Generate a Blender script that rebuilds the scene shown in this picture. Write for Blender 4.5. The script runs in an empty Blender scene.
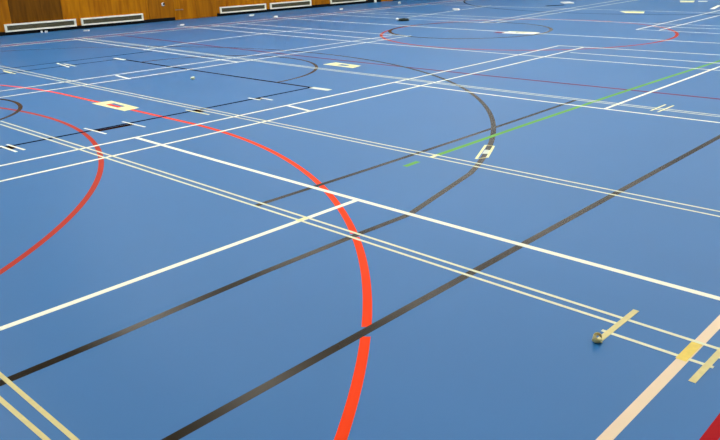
import bpy, bmesh, math, random
from mathutils import Vector, Matrix, noise
random.seed(7)
S = bpy.context.scene
C = S.collection
# Sports hall floor plan in metres: x runs along the hall, y across it, the camera stands at (0, 0).
def _c(r, g, b):
    f = lambda c: (c/255/12.92) if c/255 <= 0.04045 else ((c/255+0.055)/1.055)**2.4
    return (f(r), f(g), f(b), 1)
FLOOR_COL = _c(34, 108, 168); FLOOR_ROUGH = 0.42; FLOOR_SPEC = 0.33
BLACK_ROUGH = 0.22; BLACK_SPEC = 0.12
CEIL_COL = _c(78, 75, 70)
LAMP_COL = (1.0, .98, .92, 1); LAMP_ST = 11.6
LAMP_X = (-2.7, 2.6, 8.0, 13.5, 19.2, 25.0); LAMP_Y = (3.6, 13.2); LAMP_W = .9; LAMP_L = 9.0  # row at lowest x is unseen, added to brighten the near left floor
EXPOSURE = 0.0
LINES = {
    'centre_a_left': [(-1.2, 3.427), (1.052, 3.423), (3.52, 3.41), (3.57, 3.41)],
    'outer_a': [(-1.2, 6.507), (2.281, 6.485), (4.78, 6.452), (7.28, 6.452), (9.779, 6.486), (12.23, 6.553)],
    'inner_a': [(-1.2, 6.01), (2.08, 5.998), (4.616, 5.981), (7.151, 5.988), (9.687, 6.02), (12.222, 6.076), (12.23, 6.077)],
    'centre_a_right': [(7.53, 3.43), (11.238, 3.448), (12.23, 3.45)],
    'inner_a_near': [(-1.2, 0.875), (2.151, 0.868), (3.332, 0.859), (12.23, 0.839)],
    'black_short': [(3.0, 3.886), (3.038, 3.886), (4.224, 3.879), (5.409, 3.881), (6.595, 3.893), (7.78, 3.914), (7.8, 3.914)],
    'black_side': [(0.7, 2.056), (1.161, 2.057), (2.616, 2.062), (4.072, 2.063), (5.527, 2.061), (6.983, 2.056), (26.9, 2.028)],
    'green': [(4.87, 3.702), (6.35, 3.712), (8.191, 3.707), (10.031, 3.681), (11.872, 3.636), (24.0, 3.528)],
    'green_dash': [(4.437, 3.698), (4.622, 3.704)],
    'front_a_left': [(3.572, 0.4), (3.571, 0.937), (3.563, 2.32), (3.563, 3.703), (3.571, 5.086), (3.588, 6.468)],
    'front_a_right': [(7.574, 0.4), (7.554, 2.242), (7.524, 3.291), (7.51, 4.339), (7.512, 5.388), (7.53, 6.437)],
    't2a': [(3.066, 0.77), (3.067, 1.035), (3.072, 2.883), (3.073, 4.731), (3.069, 6.579), (3.061, 8.427)],
    't2b': [(3.0, 1.2), (3.0, 1.614), (3.005, 3.276), (3.004, 4.938), (2.998, 6.6), (2.987, 8.262)],
    't3a': [(4.893, -0.6), (4.888, 1.37), (4.873, 4.316), (4.878, 7.262), (4.903, 10.208), (4.95, 13.153), (4.951, 13.4)],
    't3b': [(4.79, -0.6), (4.789, 1.338), (4.791, 4.211), (4.796, 7.085), (4.805, 9.959), (4.817, 12.832), (4.818, 13.4)],
    'v6': [(7.884, -0.6), (7.863, 2.341), (7.822, 5.276), (7.833, 8.212), (7.895, 11.147), (8.01, 14.083), (8.04, 16.2)],
    'b_front': [(7.58, 9.95), (7.58, 10.043), (7.636, 11.773), (7.705, 13.504), (7.785, 15.234), (7.84, 16.3)],
    'u8': [(-1.2, 10.504), (3.897, 10.49), (5.924, 10.468), (7.951, 10.437), (9.979, 10.398), (12.006, 10.35)],
    'u9': [(-1.2, 10.012), (3.692, 9.982), (5.819, 9.951), (7.946, 9.94), (10.074, 9.949), (12.201, 9.98)],
    'u10': [(7.619, 12.964), (8.756, 13.172), (9.893, 13.249), (11.03, 13.194), (12.166, 13.008)],
    'u11': [(6.325, 16.568), (16.92, 16.067), (26.0, 15.938)],
    'u12': [(6.163, 16.201), (11.814, 15.757), (26.0, 15.423)],
    'key_v': [(6.592, 7.079), (6.589, 8.34), (6.596, 9.602), (6.612, 10.863), (6.639, 12.125)],
    'key_u': [(0.7, 7.164), (2.541, 7.149), (3.554, 7.125), (4.566, 7.112), (5.578, 7.108), (6.591, 7.114), (6.62, 7.114)],
    'lineA': [(0.7, 12.199), (4.555, 12.174), (6.6, 12.13)],
    'lineB': [(0.7, 12.774), (4.986, 12.723), (7.572, 12.622), (7.6, 12.621)],
    'va': [(10.897, 0.4), (10.869, 3.316), (10.794, 6.694), (10.791, 10.073), (10.86, 13.451), (11.001, 16.829), (11.002, 16.9)],
    'v_long_b': [(11.355, 10.0), (11.366, 10.674), (11.437, 12.051), (11.495, 13.429), (11.539, 14.807), (11.57, 16.184)],
    'v_back_b': [(12.123, 9.95), (12.124, 10.075), (12.155, 11.565), (12.193, 13.054), (12.237, 14.544), (12.289, 16.034)],
    'v_half': [(14.042, 0.4), (13.973, 4.34), (13.844, 7.387), (13.808, 10.433), (13.865, 13.48), (14.016, 16.527), (14.017, 16.6)],
    'v_back_c': [(15.399, 10.0), (15.393, 10.358), (15.336, 11.825), (15.345, 13.292), (15.421, 14.759), (15.559, 16.2)],
    'v_long_c': [(16.001, 10.0), (16.007, 10.374), (16.303, 15.9)],
    'v_16': [(17.102, 0.4), (17.01, 5.321), (16.895, 7.426), (16.814, 9.53), (16.767, 11.635), (16.753, 13.74), (16.754, 15.9)],
    'v_19': [(20.322, 0.4), (20.268, 6.439), (20.054, 13.585), (20.033, 16.0)],
    'v_back_a': [(12.522, 0.4), (12.444, 3.85), (12.242, 6.551)],
    'v_long_a': [(11.556, 0.4), (11.54, 3.549), (11.501, 5.943)],
    'v_back_d': [(15.491, 0.4), (15.512, 4.845), (15.538, 6.548)],
    'v_long_d': [(16.546, 0.4), (16.403, 5.136), (16.283, 6.337), (16.278, 6.5)],
    'centre_c': [(15.679, 12.953), (20.31, 13.338)],
    'm': [(15.314, 10.362), (24.007, 10.787), (29.0, 10.86)],
    'n': [(15.434, 9.984), (23.555, 10.274), (29.0, 10.333)],
    'o': [(15.499, 6.532), (21.17, 6.696), (29.0, 6.765)],
    'pp': [(15.601, 6.084), (19.654, 6.2), (29.0, 6.28)],
    'red_third': [(8.799, 0.61), (8.778, 2.639), (8.701, 5.73), (8.687, 8.822), (8.734, 11.913), (8.843, 15.004), (8.857, 16.0)],
    'black_bar': [(3.46, 7.056), (3.913, 7.04)],
    'net_a': [(5.522, 6.007), (5.576, 6.439)],
    'net_b': [(5.531, 9.904), (5.585, 10.405)],
    't_gap': [(2.897, 0.743), (2.895, 1.236)],
    't_tail': [(2.985, 0.3), (2.997, 0.749), (2.999, 0.774)],
    'L1': [(0.886, -0.6), (0.882, 2.319), (0.88, 2.995), (0.879, 3.3)],
    'L2': [(0.826, -0.6), (0.811, 2.402), (0.804, 2.805), (0.802, 3.1)],
    'cross1': [(2.804, 1.204), (3.187, 1.199)],
    'cross2': [(2.735, 0.775), (3.043, 0.764), (3.12, 0.764)],
}

# ------------------------------------------------------------------ materials
def srgb(r, g, b):
    f = lambda c: (c/255/12.92) if c/255 <= 0.04045 else ((c/255+0.055)/1.055)**2.4
    return (f(r), f(g), f(b), 1)

def mat(name, col, rough=0.4, spec=0.5, var=0.0, scale=4.0, bump=0.0, bscale=200.0, metal=0.0):
    m = bpy.data.materials.new(name); m.use_nodes = True
    nt = m.node_tree; b = nt.nodes['Principled BSDF']
    b.inputs['Base Color'].default_value = col
    b.inputs['Roughness'].default_value = rough
    b.inputs['Specular IOR Level'].default_value = spec
    b.inputs['Metallic'].default_value = metal
    tc = nt.nodes.new('ShaderNodeTexCoord')
    if var > 0:
        n = nt.nodes.new('ShaderNodeTexNoise'); n.inputs['Scale'].default_value = scale; n.inputs['Detail'].default_value = 4
        r = nt.nodes.new('ShaderNodeValToRGB')
        r.color_ramp.elements[0].position = 0.3; r.color_ramp.elements[1].position = 0.7
        r.color_ramp.elements[0].color = tuple(c*(1-var) for c in col[:3])+(1,)
        r.color_ramp.elements[1].color = tuple(min(1, c*(1+var)) for c in col[:3])+(1,)
        nt.links.new(tc.outputs['Object'], n.inputs['Vector'])
        nt.links.new(n.outputs['Fac'], r.inputs['Fac'])
        nt.links.new(r.outputs['Color'], b.inputs['Base Color'])
    if bump > 0:
        n2 = nt.nodes.new('ShaderNodeTexNoise'); n2.inputs['Scale'].default_value = bscale
        bp = nt.nodes.new('ShaderNodeBump'); bp.inputs['Strength'].default_value = bump; bp.inputs['Distance'].default_value = 0.001
        nt.links.new(tc.outputs['Object'], n2.inputs['Vector'])
        nt.links.new(n2.outputs['Fac'], bp.inputs['Height'])
        nt.links.new(bp.outputs['Normal'], b.inputs['Normal'])
    return m

M = {}
BLK = None
M['floor'] = mat('blue_sports_floor', FLOOR_COL, FLOOR_ROUGH, FLOOR_SPEC, 0.025, 0.6)
LR, LS = 0.5, 0.06
M['white'] = mat('white_line_paint', srgb(250, 250, 226), LR, LS, 0.02, 3)
M['cream'] = mat('cream_tape', srgb(230, 231, 194), 0.5, 0.4, 0.05, 12)
M['cream2'] = mat('yellowed_tape', srgb(222, 208, 138), 0.5, 0.4, 0.06, 25)
M['greenish'] = mat('pale_clear_tape', srgb(214, 222, 205), 0.5, 0.4, 0.05, 12)
M['ivory'] = mat('ivory_line_paint', srgb(242, 218, 184), LR, LS, 0.02, 6)
M['yellow'] = mat('yellow_tape', srgb(236, 206, 84), 0.5, 0.4, 0.08, 30)
M['lemon'] = mat('lemon_tape', srgb(248, 243, 176), 0.5, 0.4, 0.06, 20)
M['black'] = mat('black_line_paint', srgb(38, 29, 14), BLACK_ROUGH, BLACK_SPEC, 0.15, 2)
M['black'].node_tree.nodes['Principled BSDF'].inputs['Specular Tint'].default_value = (1, .86, .62, 1)
M['navy'] = mat('navy_line_paint', srgb(14, 22, 38), 0.6, 0.0, 0.1, 2)
M['brown'] = mat('dark_brown_line_paint', srgb(44, 22, 8), 0.6, 0.0, 0.2, 3)
M['orange'] = mat('orange_line_paint', srgb(255, 66, 2), LR, LS, 0.03, 2)
M['red'] = mat('red_line_paint', srgb(186, 54, 30), LR, LS, 0.04, 2)
M['crimson'] = mat('crimson_line_paint', srgb(124, 32, 70), LR, LS, 0.08, 2)
M['deep_red'] = mat('deep_red_line_paint', srgb(176, 0, 14), LR, LS, 0.05, 2)
M['green'] = mat('green_line_paint', srgb(112, 176, 72), LR, LS, 0.06, 2)
M['white_obj'] = mat('white_plastic', srgb(240, 240, 236), 0.4, 0.5, 0.02, 20)
M['rubber'] = mat('dark_green_rubber', srgb(20, 34, 26), 0.6, 0.3, 0.1, 30)
M['skirt_shade'] = mat('black_skirting_and_shade', srgb(10, 9, 9), 0.75, 0.2, 0.1, 5)
M['frame'] = mat('cream_painted_metal', srgb(252, 248, 226), 0.5, 0.2, 0.02, 8)
M['mesh'] = mat('olive_grille_metal', srgb(118, 112, 84), 0.6, 0.3, 0.2, 30)
M['slot'] = mat('grille_shadow_metal', srgb(52, 50, 40), 0.8, 0.2, 0.1, 30)
M['steel'] = mat('brushed_steel', srgb(150, 140, 125), 0.4, 0.5, 0.05, 40, metal=0.7)
M['plaster'] = mat('cream_plaster', srgb(230, 228, 222), 0.9, 0.2, 0.04, 2, 0.2, 60)
M['ceiling'] = mat('ceiling_board', CEIL_COL, 0.95, 0.1, 0.05, 1)

def wood(name, a, b, streak=9.0):
    m = bpy.data.materials.new(name); m.use_nodes = True
    nt = m.node_tree; p = nt.nodes['Principled BSDF']
    p.inputs['Roughness'].default_value = 0.5; p.inputs['Specular IOR Level'].default_value = 0.12
    tc = nt.nodes.new('ShaderNodeTexCoord'); mp = nt.nodes.new('ShaderNodeMapping')
    mp.inputs['Scale'].default_value = (streak, streak, 0.9)
    n = nt.nodes.new('ShaderNodeTexNoise'); n.inputs['Scale'].default_value = 1.3; n.inputs['Detail'].default_value = 6
    n.inputs['Distortion'].default_value = 0.6
    r = nt.nodes.new('ShaderNodeValToRGB')
    r.color_ramp.elements[0].position = 0.32; r.color_ramp.elements[1].position = 0.68
    r.color_ramp.elements[0].color = a; r.color_ramp.elements[1].color = b
    nt.links.new(tc.outputs['Object'], mp.inputs['Vector']); nt.links.new(mp.outputs['Vector'], n.inputs['Vector'])
    nt.links.new(n.outputs['Fac'], r.inputs['Fac']); nt.links.new(r.outputs['Color'], p.inputs['Base Color'])
    return m
M['wood'] = wood('orange_brown_wood', srgb(160, 92, 0), srgb(196, 124, 2))
M['wood_mid'] = wood('mid_brown_wood', srgb(146, 86, 2), srgb(182, 112, 4))
M['wood_dark'] = wood('dark_brown_wood', srgb(92, 54, 0), srgb(122, 74, 2))

# ------------------------------------------------------------------ helpers
def link(name, bm, material, parent=None, smooth=False):
    me = bpy.data.meshes.new(name)
    bmesh.ops.recalc_face_normals(bm, faces=bm.faces)
    bm.to_mesh(me); bm.free()
    if smooth:
        for f in me.polygons: f.use_smooth = True
    me.materials.append(M[material] if isinstance(material, str) else material)
    o = bpy.data.objects.new(name, me); C.objects.link(o)
    if parent is not None: o.parent = parent
    return o

def tag(o, label=None, cat=None, group=None, kind=None):
    if label: o['label'] = label
    if cat: o['category'] = cat
    if group: o['group'] = group
    if kind: o['kind'] = kind
    return o

def empty(name, loc, rz=0.0):
    o = bpy.data.objects.new(name, None); o.empty_display_size = 0.1
    C.objects.link(o); o.location = loc; o.rotation_euler = (0, 0, rz)
    return o

def strip_bm(pts, width, z1, z0=0.0, closed=False):
    """a flat band of real thickness following a path on the floor"""
    bm = bmesh.new(); n = len(pts); L = []; R = []
    for i in range(n):
        p = Vector(pts[i])
        a = Vector(pts[i-1]) if (i > 0 or closed) else None
        b = Vector(pts[(i+1) % n]) if (i < n-1 or closed) else None
        d1 = (p-a).normalized() if a is not None else (b-p).normalized()
        d2 = (b-p).normalized() if b is not None else d1
        t = (d1+d2).normalized(); nn = Vector((-t.y, t.x))
        k = width/2/max(0.3, t.dot(d1))
        L.append(p+nn*k); R.append(p-nn*k)
    vt = [[bm.verts.new((q.x, q.y, z)) for q in side] for z in (z0, z1) for side in (L, R)]
    lb, rb, lt, rt = vt
    for i in range(n if closed else n-1):
        j = (i+1) % n
        bm.faces.new((lt[i], lt[j], rt[j], rt[i])); bm.faces.new((lb[i], rb[i], rb[j], lb[j]))
        bm.faces.new((lb[i], lb[j], lt[j], lt[i])); bm.faces.new((rb[i], rt[i], rt[j], rb[j]))
    if not closed:
        bm.faces.new((lb[0], lt[0], rt[0], rb[0])); bm.faces.new((lb[-1], rb[-1], rt[-1], lt[-1]))
    return bm

LEVEL = [0]
def strip(name, label, cat, pts, width, material, layer, group=None, closed=False, parent=None):
    LEVEL[0] += 1
    z = 0.0004 + 0.00028*layer + 0.000004*LEVEL[0]
    bm = strip_bm(pts, width, z, z-0.0002, closed)
    o = link(name, bm, material, parent)
    if parent is None: tag(o, label, cat, group)
    return o

def arc(cx, cy, r, a0, a1, n=96):
    return [(cx+r*math.cos(math.radians(a0+(a1-a0)*i/n)), cy+r*math.sin(math.radians(a0+(a1-a0)*i/n))) for i in range(n+1)]

def box_bm(x0, x1, y0, y1, z0, z1, bm=None):
    bm = bm or bmesh.new()
    v = [bm.verts.new((x, y, z)) for x in (x0, x1) for y in (y0, y1) for z in (z0, z1)]
    for f in ((0, 1, 3, 2), (4, 6, 7, 5), (0, 4, 5, 1), (2, 3, 7, 6), (0, 2, 6, 4), (1, 5, 7, 3)):
        bm.faces.new([v[i] for i in f])
    return bm

def bevel(bm, w, seg=2):
    bmesh.ops.bevel(bm, geom=bm.edges[:], offset=w, segments=seg, affect='EDGES', profile=0.5)
    return bm

# ------------------------------------------------------------------ the hall
X0, X1, Y0, HC = -4.0, 29.5, -3.0, 7.0
WR = -math.atan(0.0415)                     # the long wall stands a touch off square to the courts
def wy(x): return 19.0187 - 0.0415*x
bm = bmesh.new()
prof = [(X0, Y0), (X1, Y0), (X1, wy(X1)), (X0, wy(X0))]
def slab(z0, z1):
    bm = bmesh.new()
    lo = [bm.verts.new((x, y, z0)) for x, y in prof]; hi = [bm.verts.new((x, y, z1)) for x, y in prof]
    bm.faces.new(lo[::-1]); bm.faces.new(hi)
    for i in range(4): bm.faces.new((lo[i], lo[(i+1) % 4], hi[(i+1) % 4], hi[i]))
    return bm
bm.free()
tag(link('floor', slab(-0.1, 0.0), 'floor'), kind='structure')
tag(link('ceiling', slab(HC, HC+0.15), 'ceiling'), kind='structure')
tag(link('wall_front', box_bm(X0, X1, Y0-0.2, Y0, 0, HC), 'plaster'), kind='structure')
tag(link('wall_left', box_bm(X0-0.2, X0, Y0, wy(X0), 0, HC), 'plaster'), kind='structure')
tag(link('wall_right', box_bm(X1, X1+0.2, Y0, wy(X1), 0, HC), 'plaster'), kind='structure')
def on_wall(o):
    o.location = (0, 19.0187, 0); o.rotation_euler = (0, 0, WR); return o
WLEN = (X1-X0)/math.cos(WR); S0 = X0/math.cos(WR)
w = on_wall(tag(link('wall_back', box_bm(S0, S0+WLEN, 0.0, 0.2, 0, HC), 'plaster'), kind='structure'))
# timber cladding: boards on the wall, standing 4 cm proud, local x = distance along the wall
def clad(i, s0, s1, z0, m, z1=2.4):
    o = on_wall(link('trim_%d' % i, bevel(box_bm(s0+0.003, s1-0.003, -0.04, 0.0, z0, z1), 0.003, 1), m))
    return tag(o, kind='structure')
k = 1
for s0, s1, z0, m in ((S0, 1.4, .09, 'wood'), (1.4, 3.9, .09, 'wood_dark'), (3.9, 7.50, .09, 'wood_mid'), (7.50, 8.78, .09, 'wood_dark'),
                      (8.78, 11.20, .09, 'wood'), (11.20, 12.0, .09, 'wood_mid'), (13.42, 13.74, .09, 'wood_mid'), (13.74, 15.39, .09, 'wood'), (15.39, 17.30, .09, 'wood'),
                      (17.30, 17.93, .09, 'wood_mid'), (17.93, 19.78, .09, 'wood'), (20.48, 21.10, 0.0, 'wood'), (21.10, 24.0, .09, 'wood_dark'), (24.0, S0+WLEN, .09, 'wood')):
    clad(k, s0, s1, z0, m); k += 1
for i, (s0, s1) in enumerate(((S0, 12.0), (13.42, 19.78), (21.10, S0+WLEN))):
    on_wall(tag(link('baseboard_back' if i == 0 else 'baseboard_back.%03d' % i, box_bm(s0, s1, -0.045, 0.0, 0, .09), 'skirt_shade'), kind='structure'))
on_wall(tag(link('trim_%d' % k, box_bm(19.78, 20.48, -0.03, 0.0, 0, 2.4), 'skirt_shade'), kind='structure')); k += 1  # flush black panel; its colour stands in for the shade inside an opening
on_wall(tag(link('trim_%d' % k, bevel(box_bm(20.12, 20.23, -0.05, -0.03, 0, 2.4), .004, 1), 'frame'), kind='structure')); k += 1
# a pair of flush timber doors that reach the floor
door = on_wall(tag(link('door_1', bevel(box_bm(12.003, 12.72, -0.04, 0.0, 0.005, 2.4), .003, 1), 'wood'), kind='structure'))
bmh = bevel(box_bm(12.02, 12.28, -0.062, -0.048, 0.275, 0.293), .003)
box_bm(12.04, 12.06, -0.05, -0.04, 0.27, 0.30, bmh); box_bm(12.24, 12.26, -0.05, -0.04, 0.27, 0.30, bmh)
tag(link('door_bolt', bmh, 'steel', door), label='small pale metal bolt low on the wooden door')
door2 = on_wall(tag(link('door_2', bevel(box_bm(12.726, 13.417, -0.04, 0.0, 0.005, 2.4), .003, 1), 'wood_mid'), kind='structure'))
# little white wall stop
st = empty('door_stop', (0, 0, 0))
sx = 11.66; st.location = (sx*math.cos(WR), 19.0187+sx*math.sin(WR), 0.46); st.rotation_euler = (0, 0, WR)
tag(st, 'small round white stop fixed low on the orange brown wooden wall', 'door stop')
bm = bmesh.new(); bmesh.ops.create_cone(bm, cap_ends=True, segments=20, radius1=.05, radius2=.042, depth=.02, matrix=Matrix.Translation((0, -.05, 0)) @ Matrix.Rotation(math.radians(90), 4, 'X'))
link('mounting_plate', bm, 'white_obj', st)
bm = bmesh.new(); bmesh.ops.create_uvsphere(bm, u_segments=16, v_segments=10, radius=.028, matrix=Matrix.Translation((0.01, -.075, 0.01)))
link('bumper', bm, 'rubber', st, True)
# heater grilles let into the foot of the wall
def grille(s0, s1, label):
    g = empty('heater_grille', (0, 0, 0)); sc = (s0+s1)/2; hw = (s1-s0)/2
    g.location = (sc*math.cos(WR), 19.0187+sc*math.sin(WR), 0.08); g.rotation_euler = (0, 0, WR)
    tag(g, label, 'heater grille', 'cream framed heater grilles along the foot of the wooden wall')
    b = bmesh.new(); t = .038; H = .185
    box_bm(-hw, hw, -.085, -.04, 0, t, b); box_bm(-hw, hw, -.085, -.04, H-t, H, b)
    box_bm(-hw, -hw+t*1.3, -.085, -.04, t, H-t, b); box_bm(hw-t*1.3, hw, -.085, -.04, t, H-t, b)
    link('frame', b, 'frame', g)
    link('back_plate', box_bm(-hw+.03, hw-.03, -.05, -.04, t, H-t), 'slot', g)
    b = bmesh.new(); x = -hw+.06
    for j in range(6):
        z = t+.008+j*.019; box_bm(-hw+.044, hw-.044, -.072, -.05, z, z+.009, b)
    link('louvre', b, 'mesh', g)
    return g
grille(7.305, 9.085, 'leftmost long heater grille, under the dark brown wood panel')
grille(9.225, 10.995, 'second heater grille from the left, under orange wood, left of the wooden door')
grille(13.525, 15.24, 'third heater grille from the left, first one right of the wooden door')
grille(15.41, 17.11, 'fourth heater grille from the left, cut by the top edge of the photo')
grille(17.98, 19.65, 'rightmost heater grille, mostly above the top edge of the photo')

# ------------------------------------------------------------------ painted court lines
W5, W4, TH = .043, .038, .022
cl = 'court line'
gB = None
# black basketball markings
strip('court_line', 'long black line nearest the camera, from bottom to right edge', cl, LINES['black_side'], .050, 'black', 0)
a3 = math.degrees(math.asin((9.596-2.943)/6.848))
pts3 = [(.7, 2.93), (1.4, 2.932), (1.75, 2.943), (2.32, 2.952), (3.09, 2.942), (3.55, 2.925)] + arc(2.26, 9.596, 6.848, -70.0, 74, 120) + [(3.5, 16.2), (.7, 16.2)]
strip('court_arc', 'big black line running straight from the left edge then curving past the middle', cl, pts3, .050, 'black', 0.2)
strip('court_line', 'thin dark line from the double cream tapes to right of middle, beside the green line', cl, LINES['black_short'], .046, 'black', 0.4)
strip('court_line', 'dark brown line on the left running down to a corner with the thin black line', cl, LINES['key_v'], .050, 'brown', 0.5)
strip('court_line', 'thin black line at far left carrying a thick brown bar between two white ticks', cl, LINES['key_u'], .046, 'navy', 0.3)
strip('court_line', 'faint thin dark line at upper left, lower of the pair, ending at brown line', cl, LINES['lineA'], .045, 'navy', 0.3)
strip('court_line', 'faint thin dark line at upper left, upper of the close pair', cl, LINES['lineB'], .045, 'navy', 0.3)
strip('court_arc', 'black half circle bulging right from the dark brown line', cl, arc(6.60, 9.62, 1.80, -90, 90, 64), .050, 'black', 0.6)
strip('court_arc', 'small black arc cut by the left edge of the photo', cl, arc(2.40, 9.574, 1.262, -90, 90, 48), .050, 'black', 0.7)
strip('court_circle', 'flattened looking black circle far off with the cream tape piece inside', cl, arc(13.823, 9.63, 1.778, 0, 360, 96)[:-1], .075, 'black', 0.6, closed=True)
strip('court_arc', 'faint dark arc at the very top edge of the photo', cl, arc(25.5, 9.85, 6.70, 100, 260, 80), .050, 'navy', 0.6)
# netball and hockey markings
orange_arc = strip('court_arc', 'wide orange curve sweeping from upper left down to the bottom edge', cl, arc(-1.626, 6.613, 5.937, -90, -50.13-.44, 40), .048, 'orange', -0.6)
bm = bmesh.new(); bm.from_mesh(orange_arc.data)       # the curve is laid with gaps where it meets the black lines
for path in (arc(-1.626, 6.613, 5.937, -50.13+.44, -38.17-.32, 20), arc(-1.626, 6.613, 5.937, -38.17+.32, 0, 60)[:-1] + arc(-1.626, 9.45, 5.937, 0, 90, 60)):
    extra = strip_bm(path, .048, max(v.co.z for v in bm.verts), min(v.co.z for v in bm.verts))
    me_ = bpy.data.meshes.new('piece'); extra.to_mesh(me_); extra.free(); bm.from_mesh(me_); bpy.data.meshes.remove(me_)
bmesh.ops.recalc_face_normals(bm, faces=bm.faces); bm.to_mesh(orange_arc.data); bm.free()
strip('court_arc', 'red curve at the left edge bulging right, smaller than the orange one', cl, arc(-1.479, 8.217, 4.967, -90, 90, 120), .046, 'red', -0.5)
strip('court_circle', 'large thin red circle far off around the black circle', cl, arc(13.95, 8.33, 3.03, 0, 360, 120)[:-1], .062, 'red', -0.4, closed=True)
strip('court_line', 'thin crimson line crossing the upper right from the middle to the right edge', cl, LINES['red_third'], .055, 'crimson', -0.3)
strip('court_line', 'deep red line showing only in the bottom right corner', cl, [(-1.48, .592), (29, .592)], .050, 'deep_red', -0.7)
strip('court_line', 'faint pinkish red line between the two pale lines nearest the wooden wall', cl, [(-1.48, 16.45), (6.2, 16.36), (16, 15.98), (28, 15.7)], .05, 'red', -0.35)
strip('court_line', 'light green line at right running down towards the double cream tapes', cl, LINES['green'], .052, 'green', 1.2)
strip('court_line', 'short stray dash of light green in line with the green line', cl, LINES['green_dash'], .050, 'green', 1.2)
# white badminton courts
bw = 'white'
strip('court_line', 'white line slanting up from left edge to a T at the long white line', cl, LINES['centre_a_left'], W5, bw, 2.0)
strip('court_line', 'broad ivory line in the bottom right corner with a yellow patch on it', cl, LINES['inner_a_near'], .047, 'ivory', 2.1)
strip('court_line', 'long bright white line crossing the middle down to the right edge', cl, LINES['front_a_left'], W5, bw, 2.2)
strip('court_line', 'upper line of the white pair crossing the middle from left edge to upper right', cl, LINES['outer_a'], W4, bw, 2.05)
strip('court_line', 'lower line of the white pair crossing the middle from left edge to upper right', cl, LINES['inner_a'], W4, bw, 2.06)
strip('court_line', 'white line at upper right running from a T below the crimson line to right edge', cl, LINES['centre_a_right'], W4, bw, 2.07)
strip('court_line', 'thin white line just below the pale double tape at upper right', cl, LINES['front_a_right'], W4, bw, 2.08)
strip('court_line', 'short white tie between the white pair, left of the middle', cl, LINES['net_a'], .045, bw, 2.09)
strip('court_line', 'short white tie between the far left white pair', cl, LINES['net_b'], .045, bw, 2.09)
strip('court_line', 'upper line of the far left white pair ending near the small black arc', cl, LINES['u8'], W4, bw, 2.01)
strip('court_line', 'lower line of the far left white pair ending near the red circle', cl, LINES['u9'], W4, bw, 2.02)
strip('court_line', 'white line between the far left white pair and the wooden wall', cl, LINES['u10'], W4, bw, 2.03)
strip('court_line', 'farther of the two pale lines running along the wooden wall', cl, LINES['u11'], W4, bw, 2.04)
strip('court_line', 'nearer of the two pale lines running along the wooden wall', cl, LINES['u12'], W4, bw, 2.05)
strip('court_line', 'white line starting by the first grille, below its twin, towards the white pair', cl, LINES['b_front'], W4, bw, 2.11)
strip('court_line', 'white line passing along the near side of the red circle to the right edge', cl, LINES['va'], W4, bw, 2.12)
strip('court_line', 'thin white line at upper middle, first beyond the one leading to the red circle', cl, LINES['v_long_b'], W4, bw, 2.13)
strip('court_line', 'thin white line at upper middle ending where the white pair ends', cl, LINES['v_back_b'], W4, bw, 2.14)
strip('court_line', 'white halfway line passing through the black circle far off', cl, LINES['v_half'], .045, bw, 2.15)
strip('court_line', 'white line far off ending where the distant white pair begins at top middle', cl, LINES['v_back_c'], W4, bw, 2.16)
strip('court_line', 'faint white line just beyond the start of the distant white pair', cl, LINES['v_long_c'], W4, bw, 2.17)
strip('court_line', 'white line beyond the black circle crossing both distant white pairs', cl, LINES['v_16'], W4, bw, 2.18)
strip('court_line', 'farthest white line crossing below the top edge to the right edge', cl, LINES['v_19'], W4, bw, 2.19)
strip('court_line', 'white line closing the upper end of the white pair at right, farther one', cl, LINES['v_back_a'], W4, bw, 2.2)
strip('court_line', 'white line crossing the end of the white pair at right, nearer one', cl, LINES['v_long_a'], W4, bw, 2.21)
strip('court_line', 'white line starting at the tip of the right hand distant pair, nearer one', cl, LINES['v_back_d'], W4, bw, 2.22)
strip('court_line', 'white line crossing the right hand distant pair, farther one', cl, LINES['v_long_d'], W4, bw, 2.23)
strip('court_line', 'pale line rising right from the small dark disc at top middle', cl, LINES['centre_c'], W4, bw, 2.24)
strip('court_line', 'left line of the distant white pair at top middle', cl, LINES['m'], W4, bw, 2.25)
strip('court_line', 'right line of the distant white pair at top middle', cl, LINES['n'], W4, bw, 2.26)
strip('court_line', 'left line of the distant white pair at top right', cl, LINES['o'], W4, bw, 2.27)
strip('court_line', 'right line of the distant white pair at top right', cl, LINES['pp'], W4, bw, 2.28)
# ------------------------------------------------------------------ thin tape lines
tl = 'tape line'; gt = 'thin tape lines laid in close pairs'
strip('tape_line', 'upper thin cream tape of the pair crossing the centre to the lower right', tl, LINES['t2a'], TH, 'cream', 3.4, gt)
strip('tape_line', 'lower thin cream tape of the centre pair, ending under the curled tape strip', tl, LINES['t2b'], TH, 'cream', 3.4, gt)
strip('tape_line', 'separate thin cream tape at lower right, from the curled tape across the ivory line', tl, LINES['t_gap'], TH, 'cream', 3.5, gt)
strip('tape_line', 'bit of thin cream tape at the right edge below the crossing cream tape', tl, LINES['t_tail'], TH, 'cream', 3.45, gt)
strip('tape_line', 'upper thin tape of the pair from the left edge to the right edge', tl, LINES['t3a'], TH, 'cream', 3.4, gt)
strip('tape_line', 'lower thin tape of the pair from the left edge to the right edge', tl, LINES['t3b'], TH, 'cream', 3.4, gt)
strip('tape_line', 'right hand yellowed tape of the pair in the bottom left corner', tl, LINES['L1'], .021, 'cream2', 3.6, gt)
strip('tape_line', 'left hand yellowed tape of the pair in the bottom left corner', tl, LINES['L2'], .021, 'cream2', 3.6, gt)
v6 = LINES['v6']
strip('tape_line', 'farther pale greenish tape of the blurred pair below the crimson line', tl, [(x+.036, y) for x, y in v6], .028, 'greenish', 2.6, gt)
strip('tape_line', 'nearer pale greenish tape of the blurred pair below the crimson line', tl, [(x-.036, y) for x, y in v6], .028, 'greenish', 2.6, gt)
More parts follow.
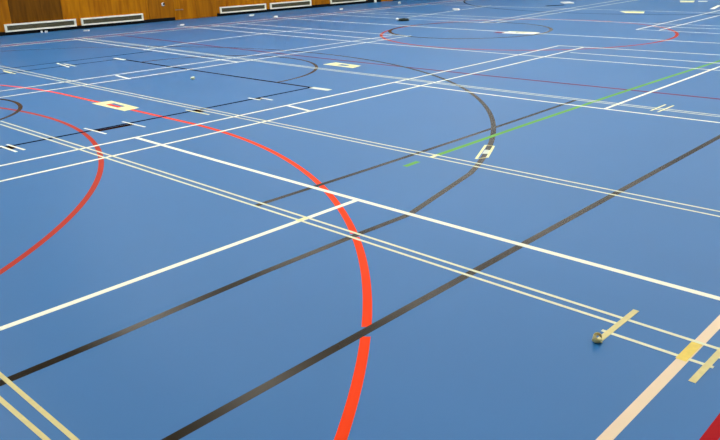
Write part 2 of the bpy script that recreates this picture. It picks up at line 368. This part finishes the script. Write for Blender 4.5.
# ------------------------------------------------------------------ tape pieces
ts = 'tape'
def seg(a, b): return [a, b]
t = empty('tape_strip', (2.99, 1.201, 0)); tag(t, 'yellowed tape strip across the cream pair with a curled up end', ts)
LEVEL[0] += 1
o = link('strip', strip_bm([(2.808-2.99, .003), (3.187-2.99, -.002)], .029, .0022), 'cream2', t)
# the loose end rolled up on itself
b = bmesh.new(); N = 56; rows = []
for i in range(N):
    f = i/(N-1); a = -math.pi/2 - f*2*math.pi*1.6; rr = .029*(1-.5*f)
    tilt = -math.radians(76)*min(1, f*3.5)
    row = []
    for y0 in (-.0145, -.005, .005, .0145):
        x = -.188 - .022*min(1, f*3) + rr*math.cos(a)*1.1
        z = .0275 + rr*math.sin(a)
        w_ = y0*(1+.12*math.sin(9*f))
        yy = w_*math.cos(tilt) - (z-.0275)*math.sin(tilt)*.8
        zz_ = w_*math.sin(tilt) + (z-.0275)*math.cos(tilt)
        row.append(b.verts.new((x + .002*math.sin(14*f+y0*150), yy + .003*(1-math.cos(tilt)), zz_ + .0245 - .001)))
    rows.append(row)
lean = Matrix.Rotation(math.radians(-24), 4, 'Y')
for i, row in enumerate(rows):
    k_ = min(1, i/(N-1)*3.5)
    for v in row:
        c_ = Vector((-.2, 0, .0245)); v.co = v.co.lerp(c_ + lean @ (v.co-c_), k_)
low = min(v.co.z for v in b.verts)
for v in b.verts: v.co.z = max(v.co.z, .0012)
for i in range(N-1):
    for j in range(3): b.faces.new((rows[i][j], rows[i+1][j], rows[i+1][j+1], rows[i][j+1]))
curl = link('curled_end', b, 'cream2', t, True)
sm = curl.modifiers.new('thickness', 'SOLIDIFY'); sm.thickness = .0012; sm.offset = 0
strip('tape_strip', 'plain yellowed tape strip across the cream pair at the lower right edge', ts, [(2.728, .771), (3.13, .764)], .029, 'cream2', 4.6)
strip('tape_patch', 'yellow patch of tape on the broad ivory line in the bottom right corner', ts, [(2.868, .868), (3.055, .866)], .046, 'yellow', 5.0)
strip('tape_patch', 'small yellow patch where the slanting white line meets the centre cream tapes', ts, [(2.985, 3.420), (3.075, 3.420)], .034, 'lemon', 5.1)
strip('tape_patch', 'tiny yellow patch where the green line meets the cream pair', ts, [(4.78, 3.70), (4.895, 3.702)], .040, 'lemon', 5.2)
strip('tape_strip', 'thick brown bar of tape on the thin black line between two white ticks', ts, LINES['black_bar'], .085, 'brown', 1.0)
strip('tape_strip', 'short brown tape block between two white ticks at the left edge', ts, [(2.572, 7.07), (2.648, 7.07)], .12, 'brown', 1.0)
strip('tape_strip', 'short brown tape block touching the cream pair, beyond the orange curve', ts, [(4.70, 7.04), (4.79, 7.04)], .13, 'brown', 1.0)
strip('tape_strip', 'short dark tape block on the thin black line left of the black corner', ts, [(5.625, 7.04), (5.685, 7.04)], .10, 'rubber', 1.0)
gk = 'short white tape ticks across the thin black line'
for (a, b_), lab in ((((2.574, 7.223), (2.58, 6.861)), 'left white tape tick of the two beside the brown block at the left edge'),
                    (((2.644, 7.241), (2.661, 6.875)), 'right white tape tick of the two beside the brown block at the left edge'),
                    (((3.471, 7.291), (3.483, 6.851)), 'white tape tick at the left end of the thick brown bar'),
                    (((3.894, 7.255), (3.905, 6.806)), 'white tape tick at the right end of the thick brown bar'),
                    (((4.690, 7.222), (4.696, 6.768)), 'pale tape tick just under the cream pair, beyond the orange curve'),
                    (((5.608, 7.21), (5.612, 6.98)), 'white tape tick left of the short dark block'),
                    (((5.700, 7.08), (5.694, 6.843)), 'white tape tick right of the short dark block'),
                    (((4.745, 12.509), (4.715, 11.97)), 'pale tape tick under the cream pair near the left edge, nearer one'),
                    (((4.715, 12.45), (4.70, 12.10)), 'cream tape tick beside the cream pair near the left edge, lowest one'),
                    (((5.691, 12.579), (5.589, 11.929)), 'left white tape tick on the lower faint dark line'),
                    (((5.735, 12.423), (5.707, 11.954)), 'right white tape tick on the lower faint dark line')):
    strip('tape_tick', lab, ts, [a, b_], .026 if a[0] < 5 else .03, 'lemon' if 'cream' in lab or 'pale' in lab else 'white', 4.2, gk)
strip('tape_tick', 'white tape tick at the start of the dark brown line', ts, [(6.63, 12.32), (6.62, 11.93)], .06, 'white', 4.2, gk)
for (a, b_), lab in ((((7.714, 3.001), (8.127, 3.003)), 'left of two cream tape ticks across the pale pair at right'),
                    (((7.692, 2.916), (8.122, 2.914)), 'right of two cream tape ticks across the pale pair at right')):
    strip('tape_tick', lab, ts, [a, b_], .022, 'lemon', 4.3, 'cream tape ticks across the pale pair')
strip('tape_strip', 'white tape strip just right of the black corner of the dark brown line', ts, [(6.585, 7.10), (6.590, 6.755)], .10, 'greenish', 4.2)
# yellow tape frames laid over the arcs
def tape_box_bars(name, label, A, B, Cc, Dd, w, m, ends=True, inner=None, over=.0):
    c = ((A[0]+B[0]+Cc[0]+Dd[0])/4, (A[1]+B[1]+Cc[1]+Dd[1])/4)
    e = empty(name, (c[0], c[1], 0)); tag(e, label, ts)
    L = lambda p: (p[0]-c[0], p[1]-c[1])
    for a, b_, mm, ww, z in ((A, B, m, w, .0024), (Dd, Cc, m, w, .00242)) + (((A, Dd, m if ends is True else ends, w*.35, .00216), (B, Cc, m if ends is True else ends, w*.35, .00218)) if ends else ()):
        link('tape_side', strip_bm([L(a), L(b_)], ww, z), mm, e)
    if inner: link('centre_piece', strip_bm([L(inner[0]), L(inner[1])], inner[2], .0021), inner[3], e)
    return e
tape_box_bars('tape_box', 'yellow tape box on the black curve right of the middle', (5.425, 3.565), (4.985, 3.368), (5.080, 3.320), (5.440, 3.490), .022, 'lemon', 'cream2', ((5.17, 3.400), (5.29, 3.452), .055, 'greenish'))
def tape_box(label, quad, inner_quad):
    c = (sum(q_[0] for q_ in quad)/4, sum(q_[1] for q_ in quad)/4)
    e = empty('tape_box', (c[0], c[1], 0)); tag(e, label, ts)
    O = [Vector((x-c[0], y-c[1])) for x, y in quad]; I = [Vector((x-c[0], y-c[1])) for x, y in inner_quad]
    for i in range(4):
        j = (i+1) % 4; b = bmesh.new()
        f = [O[i], O[j], I[j], I[i]]
        lo = [b.verts.new((p.x, p.y, 0)) for p in f]; hi = [b.verts.new((p.x, p.y, .0024)) for p in f]
        b.faces.new(lo[::-1]); b.faces.new(hi)
        for q_ in range(4): b.faces.new((lo[q_], lo[(q_+1) % 4], hi[(q_+1) % 4], hi[q_]))
        link('tape_side', b, 'lemon', e)
    return e
tape_box('pale yellow tape box stuck over the orange curve at upper left', [(4.215, 8.545), (4.455, 8.50), (4.430, 7.80), (4.215, 7.77)], [(4.278, 8.33), (4.395, 8.33), (4.375, 8.02), (4.268, 8.02)])
tape_box('pale yellow tape box on bare floor beyond the black half circle', [(8.185, 8.52), (8.455, 8.50), (8.415, 7.90), (8.165, 7.84)], [(8.245, 8.29), (8.375, 8.29), (8.36, 8.07), (8.245, 8.07)])
cm = tape_box('long white and cream tape box inside the far black circle', [(13.54, 8.60), (13.93, 8.66), (14.05, 7.98), (13.66, 7.90)], [(13.70, 8.40), (13.84, 8.42), (13.90, 8.20), (13.76, 8.18)])
for ch in list(cm.children):
    ch.data.materials[0] = M['lemon'] if ch.name.endswith(('1', '3')) else M['white']
strip('tape_tick', 'dark red tape end at the left tip of the tape box in the black circle', ts, [(13.60, 8.80), (13.62, 8.62)], .22, 'crimson', 4.1)
def quadpiece(name, label, quad, m):
    b = bmesh.new(); c = Vector((sum(q_[0] for q_ in quad)/4, sum(q_[1] for q_ in quad)/4))
    lo = [b.verts.new((x-c.x, y-c.y, 0)) for x, y in quad]; hi = [b.verts.new((x-c.x, y-c.y, .0022)) for x, y in quad]
    b.faces.new(lo[::-1]); b.faces.new(hi)
    for i in range(4): b.faces.new((lo[i], lo[(i+1) % 4], hi[(i+1) % 4], hi[i]))
    o = link(name, b, m); o.location = (c.x, c.y, 0); return tag(o, label, ts)
quadpiece('tape_strip', 'cream tape piece far off at upper right between two white lines', [(19.80, 8.86), (19.95, 8.23), (19.46, 8.05), (19.36, 8.50)], 'lemon')
quadpiece('tape_strip', 'larger cream tape piece at the top edge of the photo, upper right', [(24.4, 8.97), (24.5, 8.55), (23.85, 8.35), (23.72, 8.70)], 'lemon')
quadpiece('tape_strip', 'small white tape piece at the top edge, right of the larger cream one', [(24.45, 8.42), (24.5, 8.15), (24.2, 8.08), (24.15, 8.32)], 'white')
quadpiece('tape_strip', 'white slanting tape bit at the right edge beside the distant pair', [(21.4, 7.05), (22.9, 7.33), (22.9, 7.23), (21.5, 6.95)], 'white')
for x, y, w_, d_, lab in ((8.11, 18.50, .04, .04, 'left of two small white markers just below the first grille'),
                      (8.19, 18.42, .05, .06, 'right of two small white markers just below the first grille'),
                      (8.95, 17.83, .10, .14, 'small white marker on the floor between first and second grille'),
                      (14.07, 17.62, .26, .12, 'small white marker on the floor below the third grille'),
                      (14.07, 16.52, .26, .09, 'small white marker where a line starts below the fourth grille'),
                      (11.12, 16.85, .16, .08, 'small white marker on the floor below the wooden doors'),
                      (17.04, 16.80, .24, .10, 'small white marker on the floor below the rightmost grille'),
                      (18.44, 13.34, .30, .18, 'white marker on the pale line right of the dark disc'),
                      (22.13, 11.67, .55, .30, 'white marker near the top edge above the black circle')):
    bm = bevel(box_bm(-w_/2, w_/2, -d_/2, d_/2, 0, .05 if w_ < .07 else .035), .006, 2)
    o = link('floor_marker', bm, 'white_obj'); o.location = (x, y, .0); o.rotation_euler = (0, 0, .76)
    tag(o, lab, 'marker', 'small white markers standing on the far floor')
quadpiece('tape_strip', 'short dark tape mark far off, left of the distant white pair', [(20.9, 11.75), (21.5, 11.45), (21.3, 11.3), (20.75, 11.6)], 'navy')
# small loose things
b = bmesh.new(); bmesh.ops.create_icosphere(b, subdivisions=3, radius=.032)
for v in b.verts:
    n = noise.noise(v.co*60)*.010; v.co += v.co.normalized()*n; v.co.z *= .62
zz = min(v.co.z for v in b.verts)
for v in b.verts: v.co.z -= zz
o = link('crumpled_tape', b, 'cream', None, True); o.location = (6.055, 9.045, 0); tag(o, 'tiny crumpled bit of yellowish tape on bare blue floor at left', 'tape')
e = empty('floor_disc', (14.86, 12.40, 0.004)); tag(e, 'small dark flat disc at top middle with a white ball touching it', 'disc')
b = bmesh.new(); bmesh.ops.create_cone(b, cap_ends=True, segments=40, radius1=.145, radius2=.12, depth=.05, matrix=Matrix.Translation((0, 0, .025)))
link('disc_body', b, 'rubber', e, True)
b = bmesh.new(); bmesh.ops.create_cone(b, cap_ends=True, segments=32, radius1=.045, radius2=.035, depth=.012, matrix=Matrix.Translation((0, 0, .056)))
link('disc_cap', b, 'rubber', e)
def ball(name, loc, r, label):
    b = bmesh.new(); bmesh.ops.create_uvsphere(b, u_segments=24, v_segments=16, radius=r, matrix=Matrix.Translation((0, 0, r)))
    o = link(name, b, 'white_obj', None, True); o.location = loc; return tag(o, label, 'ball')
ball('ball', (14.80-.02, 12.55, .004), .038, 'tiny white ball touching the left side of the dark disc')
ball('ball', (19.55, 16.50, .004), .05, 'tiny white ball near the top edge, far from the disc')

# ------------------------------------------------------------------ lamps
def emis(name, col, st):
    m = bpy.data.materials.new(name); m.use_nodes = True; nt = m.node_tree
    b = nt.nodes['Principled BSDF']; b.inputs['Base Color'].default_value = (.8, .8, .8, 1)
    b.inputs['Emission Color'].default_value = col; b.inputs['Emission Strength'].default_value = st
    return m
M['lamp'] = emis('lamp_diffuser', LAMP_COL, LAMP_ST)
M['housing'] = mat('lamp_housing', srgb(225, 225, 220), .5, .4, .01, 5)
ord_ = ['first', 'second', 'third', 'fourth', 'fifth', 'sixth']
hb = None
for i, lx in enumerate(LAMP_X):
    for j, ly in enumerate(LAMP_Y):
        if (i, j) == (0, 0): continue
        e = empty('ceiling_light', (lx, ly, HC)); 
        tag(e, 'long ceiling light, %s in the %s row over the hall floor' % (ord_[j], ord_[i]), 'ceiling light', 'long ceiling lights in rows over the courts')
        if hb is None:
            b = bmesh.new(); w_, l_ = LAMP_W/2+.04, LAMP_L/2+.04
            box_bm(-w_, w_, -l_, l_, -.05, 0, b); box_bm(-w_, -w_+.04, -l_, l_, -.11, -.05, b); box_bm(w_-.04, w_, -l_, l_, -.11, -.05, b)
            box_bm(-w_+.04, w_-.04, -l_, -l_+.04, -.11, -.05, b); box_bm(-w_+.04, w_-.04, l_-.04, l_, -.11, -.05, b)
            h = link('housing', b, 'housing', e)
            d = link('diffuser', box_bm(-LAMP_W/2, LAMP_W/2, -LAMP_L/2, LAMP_L/2, -.09, -.05), 'lamp', e)
            hb, db = h, d
        else:
            for s_ in (hb, db):
                c = s_.copy(); C.objects.link(c); c.parent = e
# ------------------------------------------------------------------ world, camera, view
wd = bpy.data.worlds.new('world'); S.world = wd; wd.use_nodes = True
wd.node_tree.nodes['Background'].inputs['Color'].default_value = (.5, .5, .5, 1); wd.node_tree.nodes['Background'].inputs['Strength'].default_value = 0.05
cam = bpy.data.cameras.new('camera'); co = bpy.data.objects.new('camera', cam); C.objects.link(co)
cam.sensor_width = 36; cam.sensor_fit = 'HORIZONTAL'; cam.lens = 723.96*36/720; cam.shift_x = -0.28/720; cam.shift_y = 0.22/720; cam.clip_start = .05; cam.clip_end = 200
yaw, pitch, roll = .7605518739600126, .3529192919350514, -.0267517759520076
f = Vector((math.cos(yaw)*math.cos(pitch), math.sin(yaw)*math.cos(pitch), -math.sin(pitch)))
r = Vector((math.sin(yaw), -math.cos(yaw), 0)); u = r.cross(f)
r2 = math.cos(roll)*r + math.sin(roll)*u; u2 = -math.sin(roll)*r + math.cos(roll)*u
mx = Matrix((r2, u2, -f)).transposed().to_4x4(); mx.translation = (0, 0, 1.66)
co.matrix_world = mx
S.camera = co
S.view_settings.view_transform = 'Standard'; S.view_settings.look = 'None'; S.view_settings.gamma = 1; S.view_settings.use_curve_mapping = False
S.view_settings.exposure = EXPOSURE
